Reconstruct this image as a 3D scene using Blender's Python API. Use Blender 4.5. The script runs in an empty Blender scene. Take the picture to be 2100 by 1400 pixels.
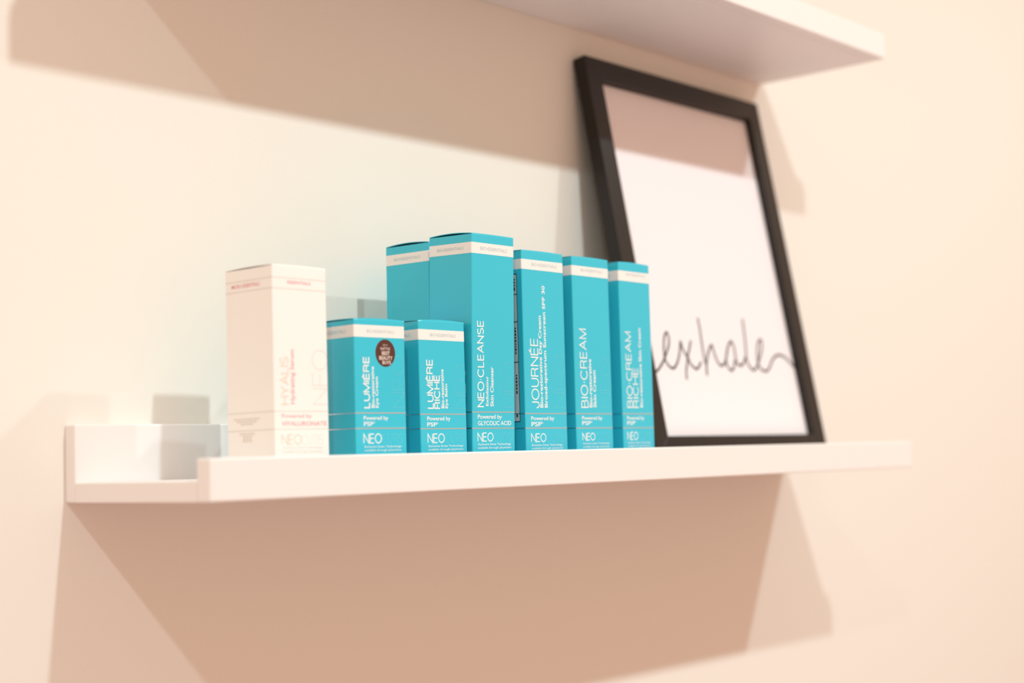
import bpy, bmesh, math, random
from mathutils import Vector, Matrix

C = bpy.context.scene.collection
SC = bpy.context.scene
random.seed(4)

# ------------------------------------------------------------------ camera
cam_data = bpy.data.cameras.new('camera')
cam = bpy.data.objects.new('camera', cam_data)
C.objects.link(cam)
right = Vector((0.65663756, -0.75368684, -0.02798693))
up = Vector((-0.0374241, -0.06962233, 0.99687119))
fwd = Vector((0.75327721, 0.65353568, 0.07392269))
M = Matrix((right, up, -fwd)).transposed().to_4x4()
M.translation = Vector((-0.56946293, -0.88071283, 0.02192486))
cam.matrix_world = M
cam_data.sensor_width = 36.0
cam_data.lens = 54.463
cam_data.clip_start = 0.02
cam_data.dof.use_dof = True
cam_data.dof.focus_distance = 1.128
cam_data.dof.aperture_fstop = 3.4
SC.camera = cam

# ------------------------------------------------------------------ world, lamps, exposure
SC.view_settings.view_transform = 'Standard'
SC.view_settings.look = 'None'
SC.view_settings.exposure = 0.0
SC.view_settings.gamma = 1.0
SC.view_settings.use_curve_mapping = False
world = bpy.data.worlds.new('room_glow')
SC.world = world
world.use_nodes = True
bg = world.node_tree.nodes['Background']
bg.inputs['Color'].default_value = (0.955, 0.645, 0.46, 1)
bg.inputs['Strength'].default_value = 0.90
# a row of three small ceiling downlights, 1.47 m apart, 1.4 m out from the wall
for lx, watts in ((-1.31, 84.0), (0.16, 80.0), (1.62, 92.0)):
    ld = bpy.data.lights.new('downlight', 'SPOT')
    ld.energy = watts
    ld.color = (0.80, 0.97, 0.99)
    ld.spot_size = math.radians(124)
    ld.spot_blend = 1.0
    ld.shadow_soft_size = 0.03
    lo = bpy.data.objects.new('downlight', ld)
    lo.location = (lx, -1.38, 1.53)
    lo.rotation_euler = (math.radians(20), 0, 0)
    C.objects.link(lo)

# ------------------------------------------------------------------ materials
def mat(name, col, rough=0.5, spec=0.5, metal=0.0, bump=0.0, bscale=300.0, var=0.0, coat=0.0):
    m = bpy.data.materials.new(name)
    m.use_nodes = True
    nt = m.node_tree
    b = nt.nodes['Principled BSDF']
    b.inputs['Base Color'].default_value = (*col, 1)
    b.inputs['Roughness'].default_value = rough
    b.inputs['Specular IOR Level'].default_value = spec
    b.inputs['Metallic'].default_value = metal
    b.inputs['Coat Weight'].default_value = coat
    b.inputs['Coat Roughness'].default_value = 0.15
    tc = nt.nodes.new('ShaderNodeTexCoord')
    if bump or var:
        n = nt.nodes.new('ShaderNodeTexNoise')
        n.inputs['Scale'].default_value = bscale
        n.inputs['Detail'].default_value = 4
        nt.links.new(tc.outputs['Object'], n.inputs['Vector'])
        if bump:
            bp = nt.nodes.new('ShaderNodeBump')
            bp.inputs['Strength'].default_value = bump
            bp.inputs['Distance'].default_value = 0.001
            nt.links.new(n.outputs['Fac'], bp.inputs['Height'])
            nt.links.new(bp.outputs['Normal'], b.inputs['Normal'])
        if var:
            mx = nt.nodes.new('ShaderNodeMixRGB')
            mx.inputs['Color1'].default_value = (*[c * (1 - var) for c in col], 1)
            mx.inputs['Color2'].default_value = (*[min(1, c * (1 + var)) for c in col], 1)
            nt.links.new(n.outputs['Fac'], mx.inputs['Fac'])
            nt.links.new(mx.outputs['Color'], b.inputs['Base Color'])
    return m

WALL = mat('wall_paint', (0.84, 0.80, 0.74), 0.75, 0.25, bump=0.08, bscale=420, var=0.01)
FLOOR = mat('floor_laminate', (0.52, 0.37, 0.37), 0.5, 0.3, bump=0.05, bscale=60, var=0.06)
SHELF = mat('white_foil', (0.87, 0.835, 0.82), 0.42, 0.35, bump=0.02, bscale=700)
TEAL = mat('teal_card', (0.030, 0.55, 0.72), 0.26, 0.6, bump=0.02, bscale=900, var=0.02)
WHITE_CARD = mat('white_card', (0.90, 0.885, 0.86), 0.40, 0.4, bump=0.02, bscale=900)
INNER = mat('raw_card', (0.55, 0.55, 0.52), 0.8, 0.1)
BAND = mat('white_print', (0.90, 0.86, 0.83), 0.42, 0.35)
FOIL = mat('silver_foil', (0.72, 0.80, 0.88), 0.25, 0.5, metal=1.0)
WHITE_INK = mat('white_ink', (0.92, 0.92, 0.92), 0.5, 0.3)
PALE_INK = mat('pale_teal_ink', (0.16, 0.62, 0.72), 0.4, 0.5)
GREY_INK = mat('blue_grey_ink', (0.42, 0.60, 0.64), 0.5, 0.3)
RED_INK = mat('raspberry_ink', (0.78, 0.36, 0.40), 0.5, 0.3)
SALMON_INK = mat('salmon_ink', (0.92, 0.66, 0.58), 0.5, 0.3)
SOFT_INK = mat('soft_grey_ink', (0.72, 0.69, 0.65), 0.5, 0.3)
BEIGE_INK = mat('beige_ink', (0.74, 0.67, 0.60), 0.5, 0.3)
DARK_INK = mat('dark_ink', (0.02, 0.03, 0.035), 0.5, 0.3)
PANEL = mat('panel_print', (0.62, 0.66, 0.68), 0.5, 0.3)
STICKER = mat('brown_sticker', (0.10, 0.030, 0.022), 0.4, 0.4)
BLACKWOOD = mat('black_lacquer', (0.011, 0.008, 0.007), 0.38, 0.38, bump=0.05, bscale=200)
PAPER = mat('poster_paper', (0.86, 0.81, 0.84), 0.7, 0.2)
BRUSH = mat('brush_ink', (0.012, 0.011, 0.010), 0.6, 0.2)
BACKING = mat('fibre_board', (0.20, 0.13, 0.08), 0.85, 0.1, var=0.1)

GLASS = bpy.data.materials.new('thin_glass')
GLASS.use_nodes = True
nt = GLASS.node_tree
for n in list(nt.nodes):
    nt.nodes.remove(n)
go = nt.nodes.new('ShaderNodeOutputMaterial')
gm = nt.nodes.new('ShaderNodeMixShader')
gf = nt.nodes.new('ShaderNodeFresnel')
gf.inputs['IOR'].default_value = 1.3
gt = nt.nodes.new('ShaderNodeBsdfTransparent')
gg = nt.nodes.new('ShaderNodeBsdfGlossy')
gg.inputs['Roughness'].default_value = 0.05
ge = nt.nodes.new('ShaderNodeNewGeometry')
gs = nt.nodes.new('ShaderNodeMath')
gs.operation = 'SUBTRACT'
gs.inputs[0].default_value = 1.0
gp = nt.nodes.new('ShaderNodeMath')
gp.operation = 'MULTIPLY'
nt.links.new(ge.outputs['Backfacing'], gs.inputs[1])
nt.links.new(gf.outputs['Fac'], gp.inputs[0])
nt.links.new(gs.outputs['Value'], gp.inputs[1])
nt.links.new(gp.outputs['Value'], gm.inputs['Fac'])
nt.links.new(gt.outputs['BSDF'], gm.inputs[1])
nt.links.new(gg.outputs['BSDF'], gm.inputs[2])
nt.links.new(gm.outputs['Shader'], go.inputs['Surface'])

# ------------------------------------------------------------------ helpers
def link(name, bm, m, parent=None, smooth=False):
    me = bpy.data.meshes.new(name)
    bm.normal_update()
    bm.to_mesh(me)
    bm.free()
    me.materials.append(m)
    if smooth:
        for p in me.polygons:
            p.use_smooth = True
    o = bpy.data.objects.new(name, me)
    C.objects.link(o)
    if parent:
        o.parent = parent
    return o

def thing(name, label, cat, loc, rot=(0, 0, 0), group=None):
    o = bpy.data.objects.new(name, None)
    o.empty_display_size = 0.02
    o.location = loc
    o.rotation_euler = rot
    o['label'] = label
    o['category'] = cat
    if group:
        o['group'] = group
    C.objects.link(o)
    return o

def box_bm(x0, x1, y0, y1, z0, z1, bev=0.0, seg=2):
    bm = bmesh.new()
    v = [bm.verts.new((x, y, z)) for x in (x0, x1) for y in (y0, y1) for z in (z0, z1)]
    for f in ((0, 1, 3, 2), (4, 6, 7, 5), (0, 4, 5, 1), (2, 3, 7, 6), (0, 2, 6, 4), (1, 5, 7, 3)):
        bm.faces.new([v[i] for i in f])
    bmesh.ops.recalc_face_normals(bm, faces=bm.faces)
    if bev:
        bmesh.ops.bevel(bm, geom=bm.edges[:], offset=bev, segments=seg, affect='EDGES', profile=0.5)
    return bm

def prism_bm(poly, y0, y1, bev=0.0):
    """poly of (x, z) extruded along y"""
    bm = bmesh.new()
    a = [bm.verts.new((x, y0, z)) for x, z in poly]
    b = [bm.verts.new((x, y1, z)) for x, z in poly]
    n = len(poly)
    bm.faces.new(a)
    bm.faces.new(b[::-1])
    for i in range(n):
        bm.faces.new((a[i], b[i], b[(i + 1) % n], a[(i + 1) % n]))
    bmesh.ops.recalc_face_normals(bm, faces=bm.faces)
    if bev:
        bmesh.ops.bevel(bm, geom=bm.edges[:], offset=bev, segments=2, affect='EDGES', profile=0.5)
    return bm

def ring_pts(w, d, r, off, seg=3):
    """rounded rectangle round a carton, pushed outward by off"""
    pts = []
    rr = r + off
    for cx, cy, a0 in ((w - r, r, -90), (w - r, d - r, 0), (r, d - r, 90), (r, r, 180)):
        for k in range(seg + 1):
            a = math.radians(a0 + 90 * k / seg)
            pts.append((cx + rr * math.cos(a), cy + rr * math.sin(a)))
    return pts

def ring_bm(w, d, z0, z1, off, r=0.0008):
    bm = bmesh.new()
    p = ring_pts(w, d, r, off)
    a = [bm.verts.new((x, y, z0)) for x, y in p]
    b = [bm.verts.new((x, y, z1)) for x, y in p]
    for i in range(len(p)):
        j = (i + 1) % len(p)
        bm.faces.new((a[i], a[j], b[j], b[i]))
    return bm

# faces of a carton as drawing boards: (u, z, lift) -> local point
def front_map(w, d):
    return lambda u, z, e: (u, -e, z)

def left_map(w, d):
    # u runs from the far edge (0) to the near edge (d), as read
    return lambda u, z, e: (-e, d - u, z)

def fit_mesh(verts, faces, rect, fmap, lift, vertical, bm):
    xs = [v[0] for v in verts]
    ys = [v[1] for v in verts]
    x0, x1, y0, y1 = min(xs), max(xs), min(ys), max(ys)
    u0, u1, z0, z1 = [k / 1000.0 for k in rect]
    out = []
    for x, y in verts:
        s = (x - x0) / max(x1 - x0, 1e-9)
        t = (y - y0) / max(y1 - y0, 1e-9)
        if vertical:      # reads upward, letter tops to the left
            u = u1 + (u0 - u1) * t
            z = z0 + (z1 - z0) * s
        else:
            u = u0 + (u1 - u0) * s
            z = z0 + (z1 - z0) * t
        out.append(bm.verts.new(fmap(u, z, lift)))
    for f in faces:
        try:
            bm.faces.new([out[i] for i in f])
        except ValueError:
            pass

_cache = {}
def text_geo(s, bold=0.0):
    if (s, bold) in _cache:
        return _cache[(s, bold)]
    cu = bpy.data.curves.new('lettering_source', 'FONT')
    cu.body = s
    cu.resolution_u = 3
    cu.offset = bold
    o = bpy.data.objects.new('lettering_source', cu)
    C.objects.link(o)
    bpy.context.view_layer.update()
    dg = bpy.context.evaluated_depsgraph_get()
    me = bpy.data.meshes.new_from_object(o.evaluated_get(dg))
    geo = ([(v.co.x, v.co.y) for v in me.vertices], [tuple(p.vertices) for p in me.polygons])
    bpy.data.objects.remove(o)
    bpy.data.curves.remove(cu)
    bpy.data.meshes.remove(me)
    _cache[(s, bold)] = geo
    return geo

def lettering(name, s, rect, m, parent, fmap, vertical=False, bold=0.0, lift=0.00008, label=None):
    bm = bmesh.new()
    v, f = text_geo(s, bold)
    fit_mesh(v, f, rect, fmap, lift, vertical, bm)
    o = link(name, bm, m, parent)
    if label:
        o['label'] = label
    return o

# hairline capitals drawn as strokes
def arc(cx, cy, rx, ry, a0, a1, n=20):
    return [(cx + rx * math.cos(math.radians(a0 + (a1 - a0) * k / n)),
             cy + ry * math.sin(math.radians(a0 + (a1 - a0) * k / n))) for k in range(n + 1)]

HAIR = {
    'N': (0.80, [[(0, 0), (0, 1), (0.80, 0), (0.80, 1)]]),
    'E': (0.64, [[(0.64, 1), (0, 1), (0, 0), (0.64, 0)], [(0, 0.52), (0.60, 0.52)]]),
    'O': (1.0, [arc(0.5, 0.5, 0.5, 0.5, 0, 360, 32)]),
    'C': (0.93, [arc(0.5, 0.5, 0.5, 0.5, 42, 318, 28)]),
    'U': (0.76, [[(0, 1), (0, 0.38)] + arc(0.38, 0.38, 0.38, 0.38, 180, 360, 14) + [(0.76, 0.38), (0.76, 1)]]),
    'T': (0.70, [[(0, 1), (0.70, 1)], [(0.35, 1), (0.35, 0)]]),
    'I': (0.02, [[(0.01, 0), (0.01, 1)]]),
    'S': (0.70, [arc(0.35, 0.75, 0.32, 0.25, 30, 270, 16) + arc(0.35, 0.25, 0.35, 0.25, 90, -150, 16)]),
    'L': (0.58, [[(0, 1), (0, 0), (0.58, 0)]]),
    'A': (0.90, [[(0, 0), (0.45, 1), (0.90, 0)], [(0.15, 0.34), (0.75, 0.34)]]),
    'M': (0.95, [[(0, 0), (0, 1), (0.475, 0), (0.95, 1), (0.95, 0)]]),
    'R': (0.76, [[(0, 0), (0, 1), (0.46, 1)] + arc(0.46, 0.75, 0.26, 0.25, 90, -90, 10) + [(0, 0.5)], [(0.46, 0.5), (0.66, 0.40), (0.72, 0)]]),
    'B': (0.74, [[(0, 0.52), (0, 1), (0.42, 1)] + arc(0.42, 0.76, 0.25, 0.24, 90, -90, 10) + [(0, 0.52), (0, 0), (0.44, 0)] + arc(0.44, 0.26, 0.30, 0.26, -90, 90, 10)]),
    'H': (0.80, [[(0, 0), (0, 1)], [(0.80, 0), (0.80, 1)], [(0, 0.52), (0.80, 0.52)]]),
    'J': (0.54, [[(0.54, 1), (0.54, 0.27)] + arc(0.27, 0.27, 0.27, 0.27, 0, -180, 12) + [(0, 0.36)]]),
    'Y': (0.84, [[(0, 1), (0.42, 0.42), (0.84, 1)], [(0.42, 0.42), (0.42, 0)]]),
    '•': (0.12, [[(0.0, 0.47), (0.12, 0.47)], [(0.0, 0.53), (0.12, 0.53)]]),
}
HAIR['É'] = (0.64, HAIR['E'][1] + [[(0.24, 1.10), (0.46, 1.26)]])
HAIR['È'] = (0.64, HAIR['E'][1] + [[(0.40, 1.10), (0.18, 1.26)]])

def ribbon(bm, pts, half, place, closed=False):
    """flat ribbon along pts (in metres) with given half width"""
    n = len(pts)
    L, R = [], []
    for i, (x, y) in enumerate(pts):
        x0, y0 = pts[max(i - 1, 0)]
        x2, y2 = pts[min(i + 1, n - 1)]
        d1 = Vector((x - x0, y - y0))
        d2 = Vector((x2 - x, y2 - y))
        if d1.length < 1e-9: d1 = d2
        if d2.length < 1e-9: d2 = d1
        d1.normalize(); d2.normalize()
        t = d1 + d2
        if t.length < 1e-6: t = d1.copy()
        t.normalize()
        nn = Vector((-t.y, t.x))
        k = 1.0 / max(0.35, nn.dot(Vector((-d1.y, d1.x))))
        h = half(i / max(n - 1, 1)) if callable(half) else half
        L.append(bm.verts.new(place(x + nn.x * h * k, y + nn.y * h * k)))
        R.append(bm.verts.new(place(x - nn.x * h * k, y - nn.y * h * k)))
    for i in range(n - 1):
        bm.faces.new((L[i], R[i], R[i + 1], L[i + 1]))

def hairline(name, word, rect, m, parent, fmap, vertical=False, half=0.00012, gap=0.16, lift=0.00007):
    bm = bmesh.new()
    total = sum(HAIR[c][0] for c in word) + gap * (len(word) - 1)
    u0, u1, z0, z1 = [k / 1000.0 for k in rect]
    x = 0
    for c in word:
        w, strokes = HAIR[c]
        for st in strokes:
            pts = []
            for a, b in st:
                s = (x + a) / total
                if vertical:
                    pts.append((u1 + (u0 - u1) * b, z0 + (z1 - z0) * s))
                else:
                    pts.append((u0 + (u1 - u0) * s, z0 + (z1 - z0) * b))
            ribbon(bm, pts, half, lambda a, b: fmap(a, b, lift))
        x += w + gap
    return link(name, bm, m, parent)

def quads(name, rects, m, parent, fmap, lift):
    bm = bmesh.new()
    for u0, u1, z0, z1 in rects:
        vs = [bm.verts.new(fmap(a / 1000, b / 1000, lift)) for a, b in ((u0, z0), (u1, z0), (u1, z1), (u0, z1))]
        bm.faces.new(vs)
    return link(name, bm, m, parent)

# ------------------------------------------------------------------ setting
wall = link('wall_back', box_bm(-2.6, 3.6, 0.0, 0.08, -1.1, 1.6), WALL)
wall['kind'] = 'structure'
floor = link('floor', box_bm(-2.6, 3.6, -3.0, 0.08, -1.16, -1.1), FLOOR)
floor['kind'] = 'structure'

# ------------------------------------------------------------------ picture ledges
LEN, DEP, LIP, BACK, TH = 0.888, 0.150, 0.0259, 0.0505, 0.0127
def ledge(label, x0, z0):
    t = thing('picture_ledge', label, 'shelf', (x0, 0, z0), group='white picture ledges')
    link('base_board', box_bm(0, LEN, -DEP + TH, -0.0115, 0, TH, 0.0006), SHELF, t)
    link('back_rail', box_bm(0, LEN, -0.0115, 0, 0, BACK, 0.0010), SHELF, t)
    link('front_lip', box_bm(0, LEN, -DEP, -DEP + TH, 0, LIP, 0.0010), SHELF, t)
    return t
ledge('long white picture ledge carrying the boxes and the black frame', 0, 0)
ledge('white picture ledge higher on the wall, seen from below, above the frame', 0.8702 - LEN, 0.4179)
FLZ = TH

# ------------------------------------------------------------------ cartons
TALL, SMALL, CLEANSE = 'tall', 'small', 'cleanse'
def carton(label, loc, rot, w, d, h, body, arch_y, arch_x=0.0, group='teal skincare boxes'):
    t = thing('skincare_box', label, 'box', loc, rot, group)
    # hollow card sleeve
    bm = bmesh.new()
    r, th = 0.0008, 0.0006
    po = ring_pts(w, d, r, 0)
    pi = ring_pts(w, d, r, -th)
    loops = []
    for pts, z in ((po, 0.0), (po, h), (pi, h), (pi, th)):
        loops.append([bm.verts.new((x, y, z)) for x, y in pts])
    n = len(po)
    for a, b in zip(loops[:-1], loops[1:]):
        for i in range(n):
            j = (i + 1) % n
            bm.faces.new((a[i], a[j], b[j], b[i]))
    bm.faces.new(loops[0][::-1])
    bm.faces.new(loops[-1])
    bmesh.ops.recalc_face_normals(bm, faces=bm.faces)
    link('carton', bm, body, t)
    # lid that bows up a little between its two creases
    bm = bmesh.new()
    nx, ny = (10 if arch_x else 2), 14
    def z_at(u, v):
        return h + 0.0002 + arch_y * 4 * v * (1 - v) + arch_x * 4 * u * (1 - u)
    grid = [[[bm.verts.new((0.0002 + (w - 0.0004) * i / nx, 0.0002 + (d - 0.0004) * j / ny, z_at(i / nx, j / ny) + k * 0.0005))
              for j in range(ny + 1)] for i in range(nx + 1)] for k in (0, 1)]
    for k in (0, 1):
        for i in range(nx):
            for j in range(ny):
                q = [grid[k][i][j], grid[k][i + 1][j], grid[k][i + 1][j + 1], grid[k][i][j + 1]]
                bm.faces.new(q if k else q[::-1])
    # crease: the lid turns down over the front wall
    sk = [bm.verts.new((0.0002 + (w - 0.0004) * i / nx, 0.0, h - 0.0003)) for i in range(nx + 1)]
    for i in range(nx):
        bm.faces.new((sk[i], sk[i + 1], grid[0][i + 1][0], grid[0][i][0]))
    edge = [(i, 0) for i in range(nx)] + [(nx, j) for j in range(ny)] + [(i, ny) for i in range(nx, 0, -1)] + [(0, j) for j in range(ny, 0, -1)]
    for a in range(len(edge)):
        (i, j), (i2, j2) = edge[a], edge[(a + 1) % len(edge)]
        bm.faces.new((grid[0][i][j], grid[0][i2][j2], grid[1][i2][j2], grid[1][i][j]))
    bmesh.ops.recalc_face_normals(bm, faces=bm.faces)
    link('lid', bm, body, t)
    return t

def line(t, w, d, z, m=FOIL, hh=0.00036):
    link('printed_line', ring_bm(w, d, z - hh, z + hh, 0.00005), m, t)

def teal_box(label, x, y, a, w, d, h, tilt, band, lines, items, arch_y=0.0005, arch_x=0.0, sub='BIO•ESSENTIALS', left_text=True):
    t = carton(label, (x, y, FLZ), (tilt, 0, a), w, d, h, TEAL, arch_y, arch_x)
    F, Lf = front_map(w, d), left_map(w, d)
    link('white_band', ring_bm(w, d, band[0] / 1000, band[1] / 1000, 0.00005), BAND, t)
    for z in lines:
        line(t, w, d, z / 1000)
    zc = (band[0] + band[1]) / 2000
    if left_text:
        lettering('range_lettering', sub, (d * 1000 * 0.20, d * 1000 * 0.81, zc * 1000 - 1.1, zc * 1000 + 1.1), GREY_INK, t, Lf, lift=0.00012)
    for kind, s, rect in items:
        if kind == 'v':
            if s.isupper():
                u0, u1 = rect[:2]
                if 'É' in s or 'È' in s:      # the rect measured in the photo includes the accent
                    u0 = u1 - (u1 - u0) / 1.26
                hairline('product_lettering', s, (u0 + 0.3, u1 - 0.3, rect[2], rect[3]), WHITE_INK, t, F, True, half=0.00043, gap=0.25, lift=0.00009)
            else:
                lettering('description_lettering', s, rect, WHITE_INK, t, F, True, 0.018)
        elif kind == 'h':
            lettering('ingredient_lettering', s, rect, WHITE_INK, t, F, False, 0.012)
        elif kind == 'b':
            hairline('brand_lettering', s, rect, WHITE_INK, t, F, half=0.00035, gap=0.2, lift=0.00009)
        elif kind == 't':
            hairline('brand_lettering', s, rect, PALE_INK, t, F, half=0.00014)
        elif kind == 'o':
            hairline('outline_lettering', s, rect, PALE_INK, t, F, True, half=0.00013)
        elif kind == 's':
            lettering('small_lettering', s, rect, WHITE_INK, t, F, False, 0.006)
        elif kind == 'band':
            lettering('range_lettering', sub, rect, GREY_INK, t, F, False, 0.0, lift=0.00012)
    return t

S1, S2 = 'Exclusive Swiss Technology', 'available through physicians'

# white carton at the left
hx = carton('white skincare box with pink print, left end of the row', (0.07347, -0.12202, FLZ), (-0.0036, 0, -0.0158),
            0.04543, 0.04816, 0.13559, WHITE_CARD, 0.0006, 0.0004, group=None)
w, d = 0.04543, 0.04816
F, Lf = front_map(w, d), left_map(w, d)
for z in (127.9, 121.0, 42.0, 30.6):
    line(hx, w, d, z / 1000, SOFT_INK, 0.0003)
lettering('range_lettering', 'ESSENTIALS', (12.5, 32.0, 124.3, 126.3), RED_INK, hx, F, False, 0.015)
lettering('range_lettering', 'MICRO ESSENTIALS', (6.8, 35.5, 123.6, 126.0), RED_INK, hx, Lf, False, 0.015)
hairline('product_lettering', 'HYALIS', (5.6, 11.8, 46.4, 76.7), SALMON_INK, hx, F, True, half=0.00042, gap=0.2)
lettering('description_lettering', 'Hydrating Serum', (13.4, 17.8, 46.7, 81.8), RED_INK, hx, F, True, 0.012)
hairline('outline_lettering', 'NEO', (32.2, 44.9, 46.6, 82.0), SOFT_INK, hx, F, True, half=0.0002)
lettering('ingredient_lettering', 'Powered by', (5.9, 30.9, 37.2, 40.2), RED_INK, hx, F, False, 0.005)
lettering('ingredient_lettering', 'HYALURONATE', (6.4, 43.5, 32.7, 35.6), RED_INK, hx, F, False, 0.012)
hairline('brand_lettering', 'NEO', (5.6, 21.5, 21.0, 26.9), SALMON_INK, hx, F, half=0.00035, gap=0.2)
hairline('brand_lettering', 'CUTIS', (22.1, 39.9, 20.9, 26.7), SOFT_INK, hx, F, half=0.00014)
lettering('small_lettering', S1, (6.6, 39.7, 17.7, 19.5), SOFT_INK, hx, F)
lettering('small_lettering', S2, (6.6, 39.7, 15.2, 16.8), SOFT_INK, hx, F)
rows = []
for k, (wd, z) in enumerate(((27, 38.0), (21, 36.4), (13, 34.8), (16, 28.6), (10, 27.0), (9, 25.4), (10, 23.8))):
    c = 20.5
    u = c - wd / 2
    while u < c + wd / 2:
        l = random.uniform(1.6, 3.2)
        rows.append((u, min(u + l, c + wd / 2), z - 0.5, z + 0.5))
        u += l + 0.6
quads('small_print', rows, BEIGE_INK, hx, Lf, 0.00008)['kind'] = 'stuff'

# small teal carton with a round sticker
lum = teal_box('short teal box with round brown sticker', 0.13954, -0.12601, -0.0825, 0.0442, 0.0441, 0.1035, 0.001,
    (91.9, 100.1), (40.9, 30.6), [
    ('v', 'LUMIÈRE', (6.0, 12.5, 44.4, 78.4)), ('v', 'Bio-restorative', (13.9, 16.6, 44.4, 72.2)), ('v', 'Eye Cream', (17.3, 20.6, 44.4, 65.4)),
    ('o', 'NEO', (32.7, 43.2, 44.4, 79.7)), ('h', 'Powered by', (6.9, 28.1, 35.5, 38.9)), ('h', 'PSP', (6.95, 15.4, 32.2, 35.1)),
    ('h', '®', (15.6, 16.7, 34.0, 35.1)),
    ('b', 'NEO', (6.7, 21.8, 20.8, 26.8)), ('t', 'CUTIS', (22.3, 40.2, 20.7, 26.7)), ('s', S1, (7.3, 39.2, 17.3, 19.1)), ('s', S2, (7.3, 39.1, 14.9, 16.7)),
    ('band', '', (11.0, 35.0, 94.9, 97.1))], 0.0006, 0.0007)
F = front_map(0.0442, 0.0441)
bm = bmesh.new()
cu, cz, ru, rz = 0.02683, 0.0815, 0.0086, 0.0093
vs = [bm.verts.new(F(cu + ru * math.cos(a), cz + rz * math.sin(a), 0.00010)) for a in [2 * math.pi * k / 48 for k in range(48)]]
v2 = [bm.verts.new(F(cu + ru * math.cos(a), cz + rz * math.sin(a), 0.00002)) for a in [2 * math.pi * k / 48 for k in range(48)]]
bm.faces.new(vs)
for k in range(48):
    bm.faces.new((v2[k], v2[(k + 1) % 48], vs[(k + 1) % 48], vs[k]))
st = link('sticker', bm, STICKER, lum)
st['label'] = 'round brown award sticker'
STK = mat('cream_ink', (0.78, 0.66, 0.58), 0.5, 0.3)
for s, rect, bold in (('2011', (24.6, 28.6, 86.3, 87.5), 0.0), ('INSTYLE', (22.6, 30.9, 83.5, 85.4), 0.01),
                      ('BEST', (23.7, 30.7, 80.1, 82.7), 0.025), ('BEAUTY', (21.3, 33.0, 76.8, 79.5), 0.025), ('BUYS', (24.0, 31.5, 73.9, 76.3), 0.025)):
    lettering('sticker_lettering', s, rect, STK, st, F, False, bold, lift=0.00016)

# second small teal carton
teal_box('short teal box without a sticker, between the stickered box and the cleanser box', 0.20121, -0.12601, -0.0322, 0.0457, 0.0455, 0.1054, -0.0023,
    (92.3, 99.7), (40.25, 30.1), [
    ('v', 'LUMIÈRE', (5.5, 13.0, 44.4, 78.4)), ('v', 'RICHE', (13.8, 19.5, 44.4, 67.5)), ('v', 'Bio-restorative', (20.6, 23.6, 44.4, 72.0)),
    ('v', 'Eye Balm', (24.5, 27.7, 44.4, 61.7)), ('o', 'NEO', (34.3, 45.3, 44.4, 75.2)), ('h', 'Powered by', (6.5, 29.2, 35.0, 38.6)),
    ('h', 'PSP', (6.3, 15.8, 31.6, 34.5)), ('h', '®', (16.0, 17.2, 33.3, 34.5)), ('b', 'NEO', (6.7, 22.7, 20.4, 26.4)), ('t', 'CUTIS', (23.2, 41.7, 20.3, 26.3)),
    ('s', S1, (7.2, 41.5, 16.9, 18.7)), ('s', S2, (7.1, 41.4, 14.5, 16.3)), ('band', '', (11.4, 36.6, 94.9, 97.2))], 0.0006, 0.0009)

# two tall cleanser cartons, one behind the other
NW, ND, NH = 0.0457, 0.0433, 0.1706
teal_box('tall teal box with exfoliating cleanser lettering, its twin right behind it', 0.25142, -0.12799, -0.0126, NW, ND, NH, 0.0281,
    (156.7, 164.7), (41.8, 30.1), [
    ('v', 'NEO•CLEANSE', (5.4, 12.1, 45.7, 107.7)), ('v', 'Exfoliating', (14.2, 17.7, 46.2, 67.5)), ('v', 'Skin Cleanser', (18.9, 22.4, 45.8, 74.7)),
    ('o', 'NEO', (33.0, 44.6, 45.3, 78.4)), ('h', 'Powered by', (5.4, 31.2, 36.0, 40.0)), ('h', 'GLYCOLIC ACID', (5.5, 41.4, 32.2, 35.4)),
    ('b', 'NEO', (5.4, 21.6, 20.8, 26.7)), ('t', 'CUTIS', (22.1, 41.3, 20.7, 26.5)), ('s', S1, (5.9, 41.0, 17.3, 19.4)), ('s', S2, (5.4, 41.2, 14.8, 16.8)),
    ('band', '', (9.2, 37.8, 159.5, 162.0))], 0.0012, 0.0002)
teal_box('tall teal box standing behind the cleanser box, nearest the wall', 0.2595, -0.0802, -0.0008, NW, 0.0458, NH, 0.0082,
    (156.7, 164.7), (41.8, 30.1), [], 0.0014, 0.0002)

# three tall cartons to the right
jour = teal_box('tall teal box with day cream and sunscreen lettering', 0.31322, -0.12604, -0.005, 0.0492, 0.0486, 0.1640, 0.0026,
    (150.2, 157.8), (41.0, 30.0), [
    ('v', 'JOURNÉE', (5.5, 16.4, 45.4, 97.5)), ('v', 'Bio-restorative Day Cream', (17.4, 22.0, 45.5, 115.4)),
    ('v', 'Broad-spectrum Sunscreen SPF 30', (22.7, 27.2, 45.5, 138.6)), ('o', 'NEO', (34.2, 47.5, 45.4, 85.7)),
    ('h', 'Powered by', (6.5, 33.5, 35.1, 38.8)), ('h', 'PSP', (6.6, 18.6, 31.3, 34.7)), ('h', '®', (18.9, 20.3, 33.4, 34.7)),
    ('b', 'NEO', (6.2, 23.0, 19.8, 25.7)), ('t', 'CUTIS', (23.6, 43.6, 19.6, 25.6)), ('s', S1, (6.6, 42.8, 16.0, 18.1)), ('s', S2, (6.3, 43.2, 13.6, 15.6)),
    ('band', '', (11.7, 41.4, 153.1, 155.6))], 0.0004, 0.0004)
JD = 48.6
JL = left_map(0.0492, 0.0486)
pn = quads('ingredients_panel', [(6.0, JD - 5.0, 35.2, 146.6)], PANEL, jour, JL, 0.00005)
pn['label'] = 'pale grey ingredients panel with black rules'
bars = [(6.0, JD - 5.0, z - 0.35, z + 0.35) for z in (35.2, 79.9, 110.4, 131.2, 146.6)]
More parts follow.
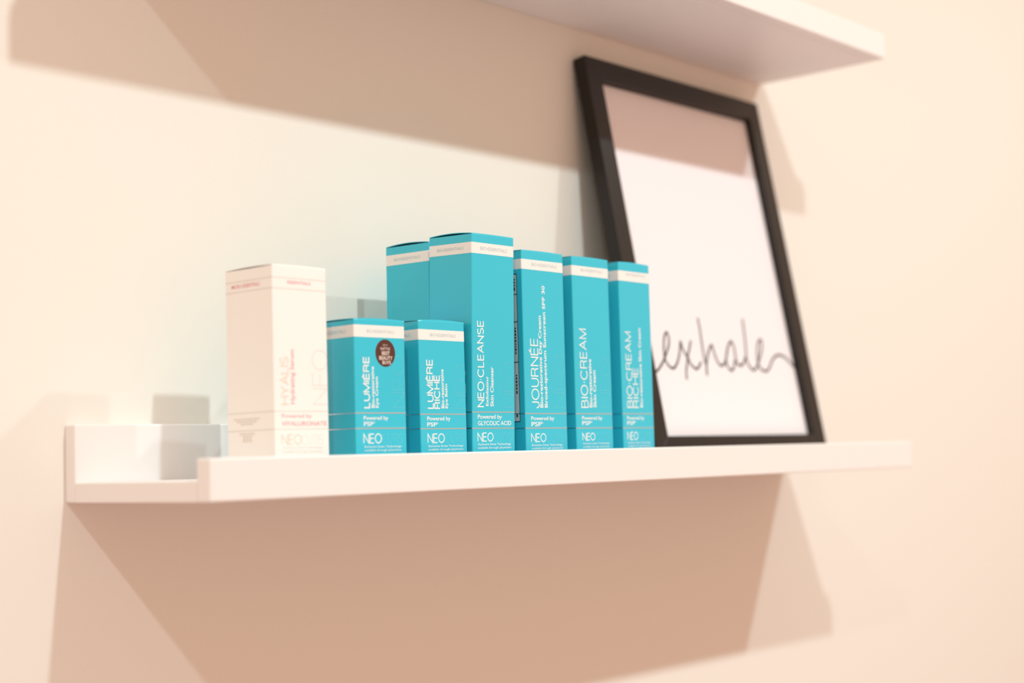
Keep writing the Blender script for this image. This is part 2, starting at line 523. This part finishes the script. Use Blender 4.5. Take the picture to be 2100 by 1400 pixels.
bars += [(6.0, 6.6, 35.2, 146.6), (JD - 5.6, JD - 5.0, 35.2, 146.6)]
quads('panel_rules', bars, DARK_INK, pn, JL, 0.0001)
tiny = []
for k in range(9):
    u = JD - 8.4 - k * 3.6
    for z0, z1 in ((56, 71), (86, 106), (134, 144)):
        z = z0
        while z < z1:
            l = random.uniform(0.9, 2.6)
            tiny.append((u, u + 1.4, z, min(z + l, z1)))
            z += l + 0.8
quads('small_print', tiny, DARK_INK, pn, JL, 0.0001)['kind'] = 'stuff'
quads('arrow_mark', [(JD - 8.8, JD - 7.2, 38.5, 40.5)], DARK_INK, pn, JL, 0.0001)

teal_box('tall teal box second from the right end of the row', 0.37402, -0.12599, -0.0049, 0.0466, 0.0467, 0.1640, 0.0007,
    (149.8, 157.5), (41.0, 29.8), [
    ('v', 'BIO•CREAM', (7.0, 15.6, 46.0, 107.5)), ('v', 'Bio-restorative', (17.2, 20.9, 46.0, 84.2)), ('v', 'Skin Cream', (22.2, 26.0, 46.0, 75.4)),
    ('o', 'NEO', (31.2, 43.9, 46.1, 85.1)), ('h', 'Powered by', (7.3, 32.9, 35.4, 39.1)), ('h', 'PSP', (7.3, 18.4, 32.1, 35.3)), ('h', '®', (18.6, 19.9, 34.0, 35.3)),
    ('b', 'NEO', (7.4, 22.8, 20.3, 25.7)), ('t', 'CUTIS', (23.4, 41.6, 20.2, 25.6)), ('s', S1, (7.8, 41.3, 16.6, 18.5)), ('s', S2, (7.7, 41.2, 14.0, 15.9)),
    ('band', '', (11.1, 39.5, 153.3, 155.7))], 0.0004, 0.0005)
teal_box('tall teal box at the right end of the row, next to the frame', 0.43453, -0.12594, 0.0137, 0.0433, 0.0443, 0.1641, 0.0012,
    (149.6, 157.8), (41.1, 29.7), [
    ('v', 'BIO•CREAM', (6.4, 14.2, 46.3, 107.7)), ('v', 'RICHE', (15.0, 22.6, 46.3, 78.3)), ('v', 'Bio-restorative Skin Cream', (24.4, 28.2, 46.4, 111.6)),
    ('h', 'Powered by', (5.6, 29.4, 35.4, 39.2)), ('h', 'PSP', (5.5, 16.2, 32.0, 35.2)), ('h', '®', (16.4, 17.6, 34.0, 35.2)),
    ('b', 'NEO', (5.5, 19.7, 20.1, 26.1)), ('t', 'CUTIS', (20.4, 38.3, 20.0, 26.0)), ('s', S1, (5.9, 37.3, 16.5, 18.4)), ('s', S2, (5.8, 37.2, 13.9, 15.8)),
    ('band', '', (10.8, 37.7, 154.1, 156.4))], 0.0004, 0.0006)

# ------------------------------------------------------------------ framed print
lean = math.atan2(0.068, 0.3728)
fr = thing('framed_poster', 'black picture frame with a handwritten word, leaning on the wall', 'wall art', (0.5415, -0.083, 0.0152), (-lean, 0, 0))
FW, FH, BW, FD = 0.2967, 0.3805, 0.0212, 0.0135
link('frame_rail', prism_bm([(0, 0), (FW, 0), (FW - BW, BW), (BW, BW)], 0, FD, 0.0003), BLACKWOOD, fr)
link('frame_rail', prism_bm([(0, FH), (BW, FH - BW), (FW - BW, FH - BW), (FW, FH)], 0, FD, 0.0003), BLACKWOOD, fr)
link('frame_rail', prism_bm([(0, 0), (BW, BW), (BW, FH - BW), (0, FH)], 0, FD, 0.0003), BLACKWOOD, fr)
link('frame_rail', prism_bm([(FW, 0), (FW, FH), (FW - BW, FH - BW), (FW - BW, BW)], 0, FD, 0.0003), BLACKWOOD, fr)
e = 0.0006
link('backing_board', box_bm(BW + e, FW - BW - e, 0.0088, 0.0115, BW + e, FH - BW - e), BACKING, fr)
pap = link('poster_sheet', box_bm(BW + e, FW - BW - e, 0.0068, 0.0087, BW + e, FH - BW - e), PAPER, fr)
link('glass_pane', box_bm(BW + e, FW - BW - e, 0.0040, 0.0055, BW + e, FH - BW - e), GLASS, fr)

EXHALE = [
[(23.4,80.2), (30.8,81.9), (39.3,87.3), (47.2,94.3), (53.3,101.3), (59.0,108.9), (60.6,115.9), (58.8,120.1), (54.2,116.2), (50.8,108.6), (48.6,100.1), (48.6,93.3), (52.3,88.2), (58.6,85.7), (65.1,89.6), (70.9,96.6), (75.3,104.7), (78.6,112.9)],
[(78.6,112.9), (79.9,104.9), (83.5,99.1), (86.4,95.5), (88.8,90.2), (96.6,86.1), (102.4,89.5), (106.4,93.4)],
[(95.9,113.6), (91.1,105.8), (86.7,99.2), (82.9,91.6), (78.9,83.5), (77.2,75.5)],
[(114.6,136.7), (114.9,127.4), (113.8,114.3), (113.0,103.3), (113.1,95.2), (114.1,89.8), (112.3,80.0)],
[(112.3,81.6), (114.4,89.8), (119.1,99.2), (125.1,107.0), (130.0,110.5), (131.3,104.5), (133.7,95.8), (137.0,91.5), (141.0,90.5), (146.8,93.4), (153.1,101.9), (158.5,110.5), (165.7,115.8)],
[(165.2,116.3), (157.4,109.3), (151.8,100.2), (149.5,93.5), (151.7,88.6), (156.2,85.9), (161.3,89.4), (165.5,96.7)],
[(165.2,116.3), (168.2,110.8), (168.0,103.0), (167.6,96.2), (169.8,92.4), (175.5,91.7), (181.1,95.0), (185.5,100.2)],
[(193.8,139.6), (192.5,128.7), (191.0,117.3), (188.7,105.9), (187.0,97.4), (189.1,91.8), (196.1,87.2), (203.8,91.6), (210.4,98.6)],
[(210.4,98.6), (218.0,108.0), (221.5,116.2), (219.6,119.6), (213.4,114.7), (209.0,105.4), (207.0,96.3), (209.2,89.5), (218.5,86.6), (226.2,90.5), (234.3,98.2), (242.5,103.1), (250.5,104.5), (258.6,103.0), (265.8,99.1), (271.7,94.6), (276.1,91.8)]]

def smooth_path(pts, sub=6):
    out = []
    P = [pts[0]] + pts + [pts[-1]]
    for i in range(1, len(P) - 2):
        p0, p1, p2, p3 = [Vector(P[k]) for k in (i - 1, i, i + 1, i + 2)]
        for s in range(sub):
            t = s / sub
            q = 0.5 * ((2 * p1) + (p2 - p0) * t + (2 * p0 - 5 * p1 + 4 * p2 - p3) * t * t + (3 * p1 - p0 - 3 * p2 + p3) * t ** 3)
            out.append((q.x / 1000, q.y / 1000))
    out.append((pts[-1][0] / 1000, pts[-1][1] / 1000))
    return out
bm = bmesh.new()
for k, path in enumerate(EXHALE):
    lift = 0.0067 - 0.00002 * k
    ribbon(bm, smooth_path(path), 0.0012, lambda a, b: (a, lift, b))
wd = link('handwritten_word', bm, BRUSH, pap)
wd['label'] = 'black brush script word exhale'
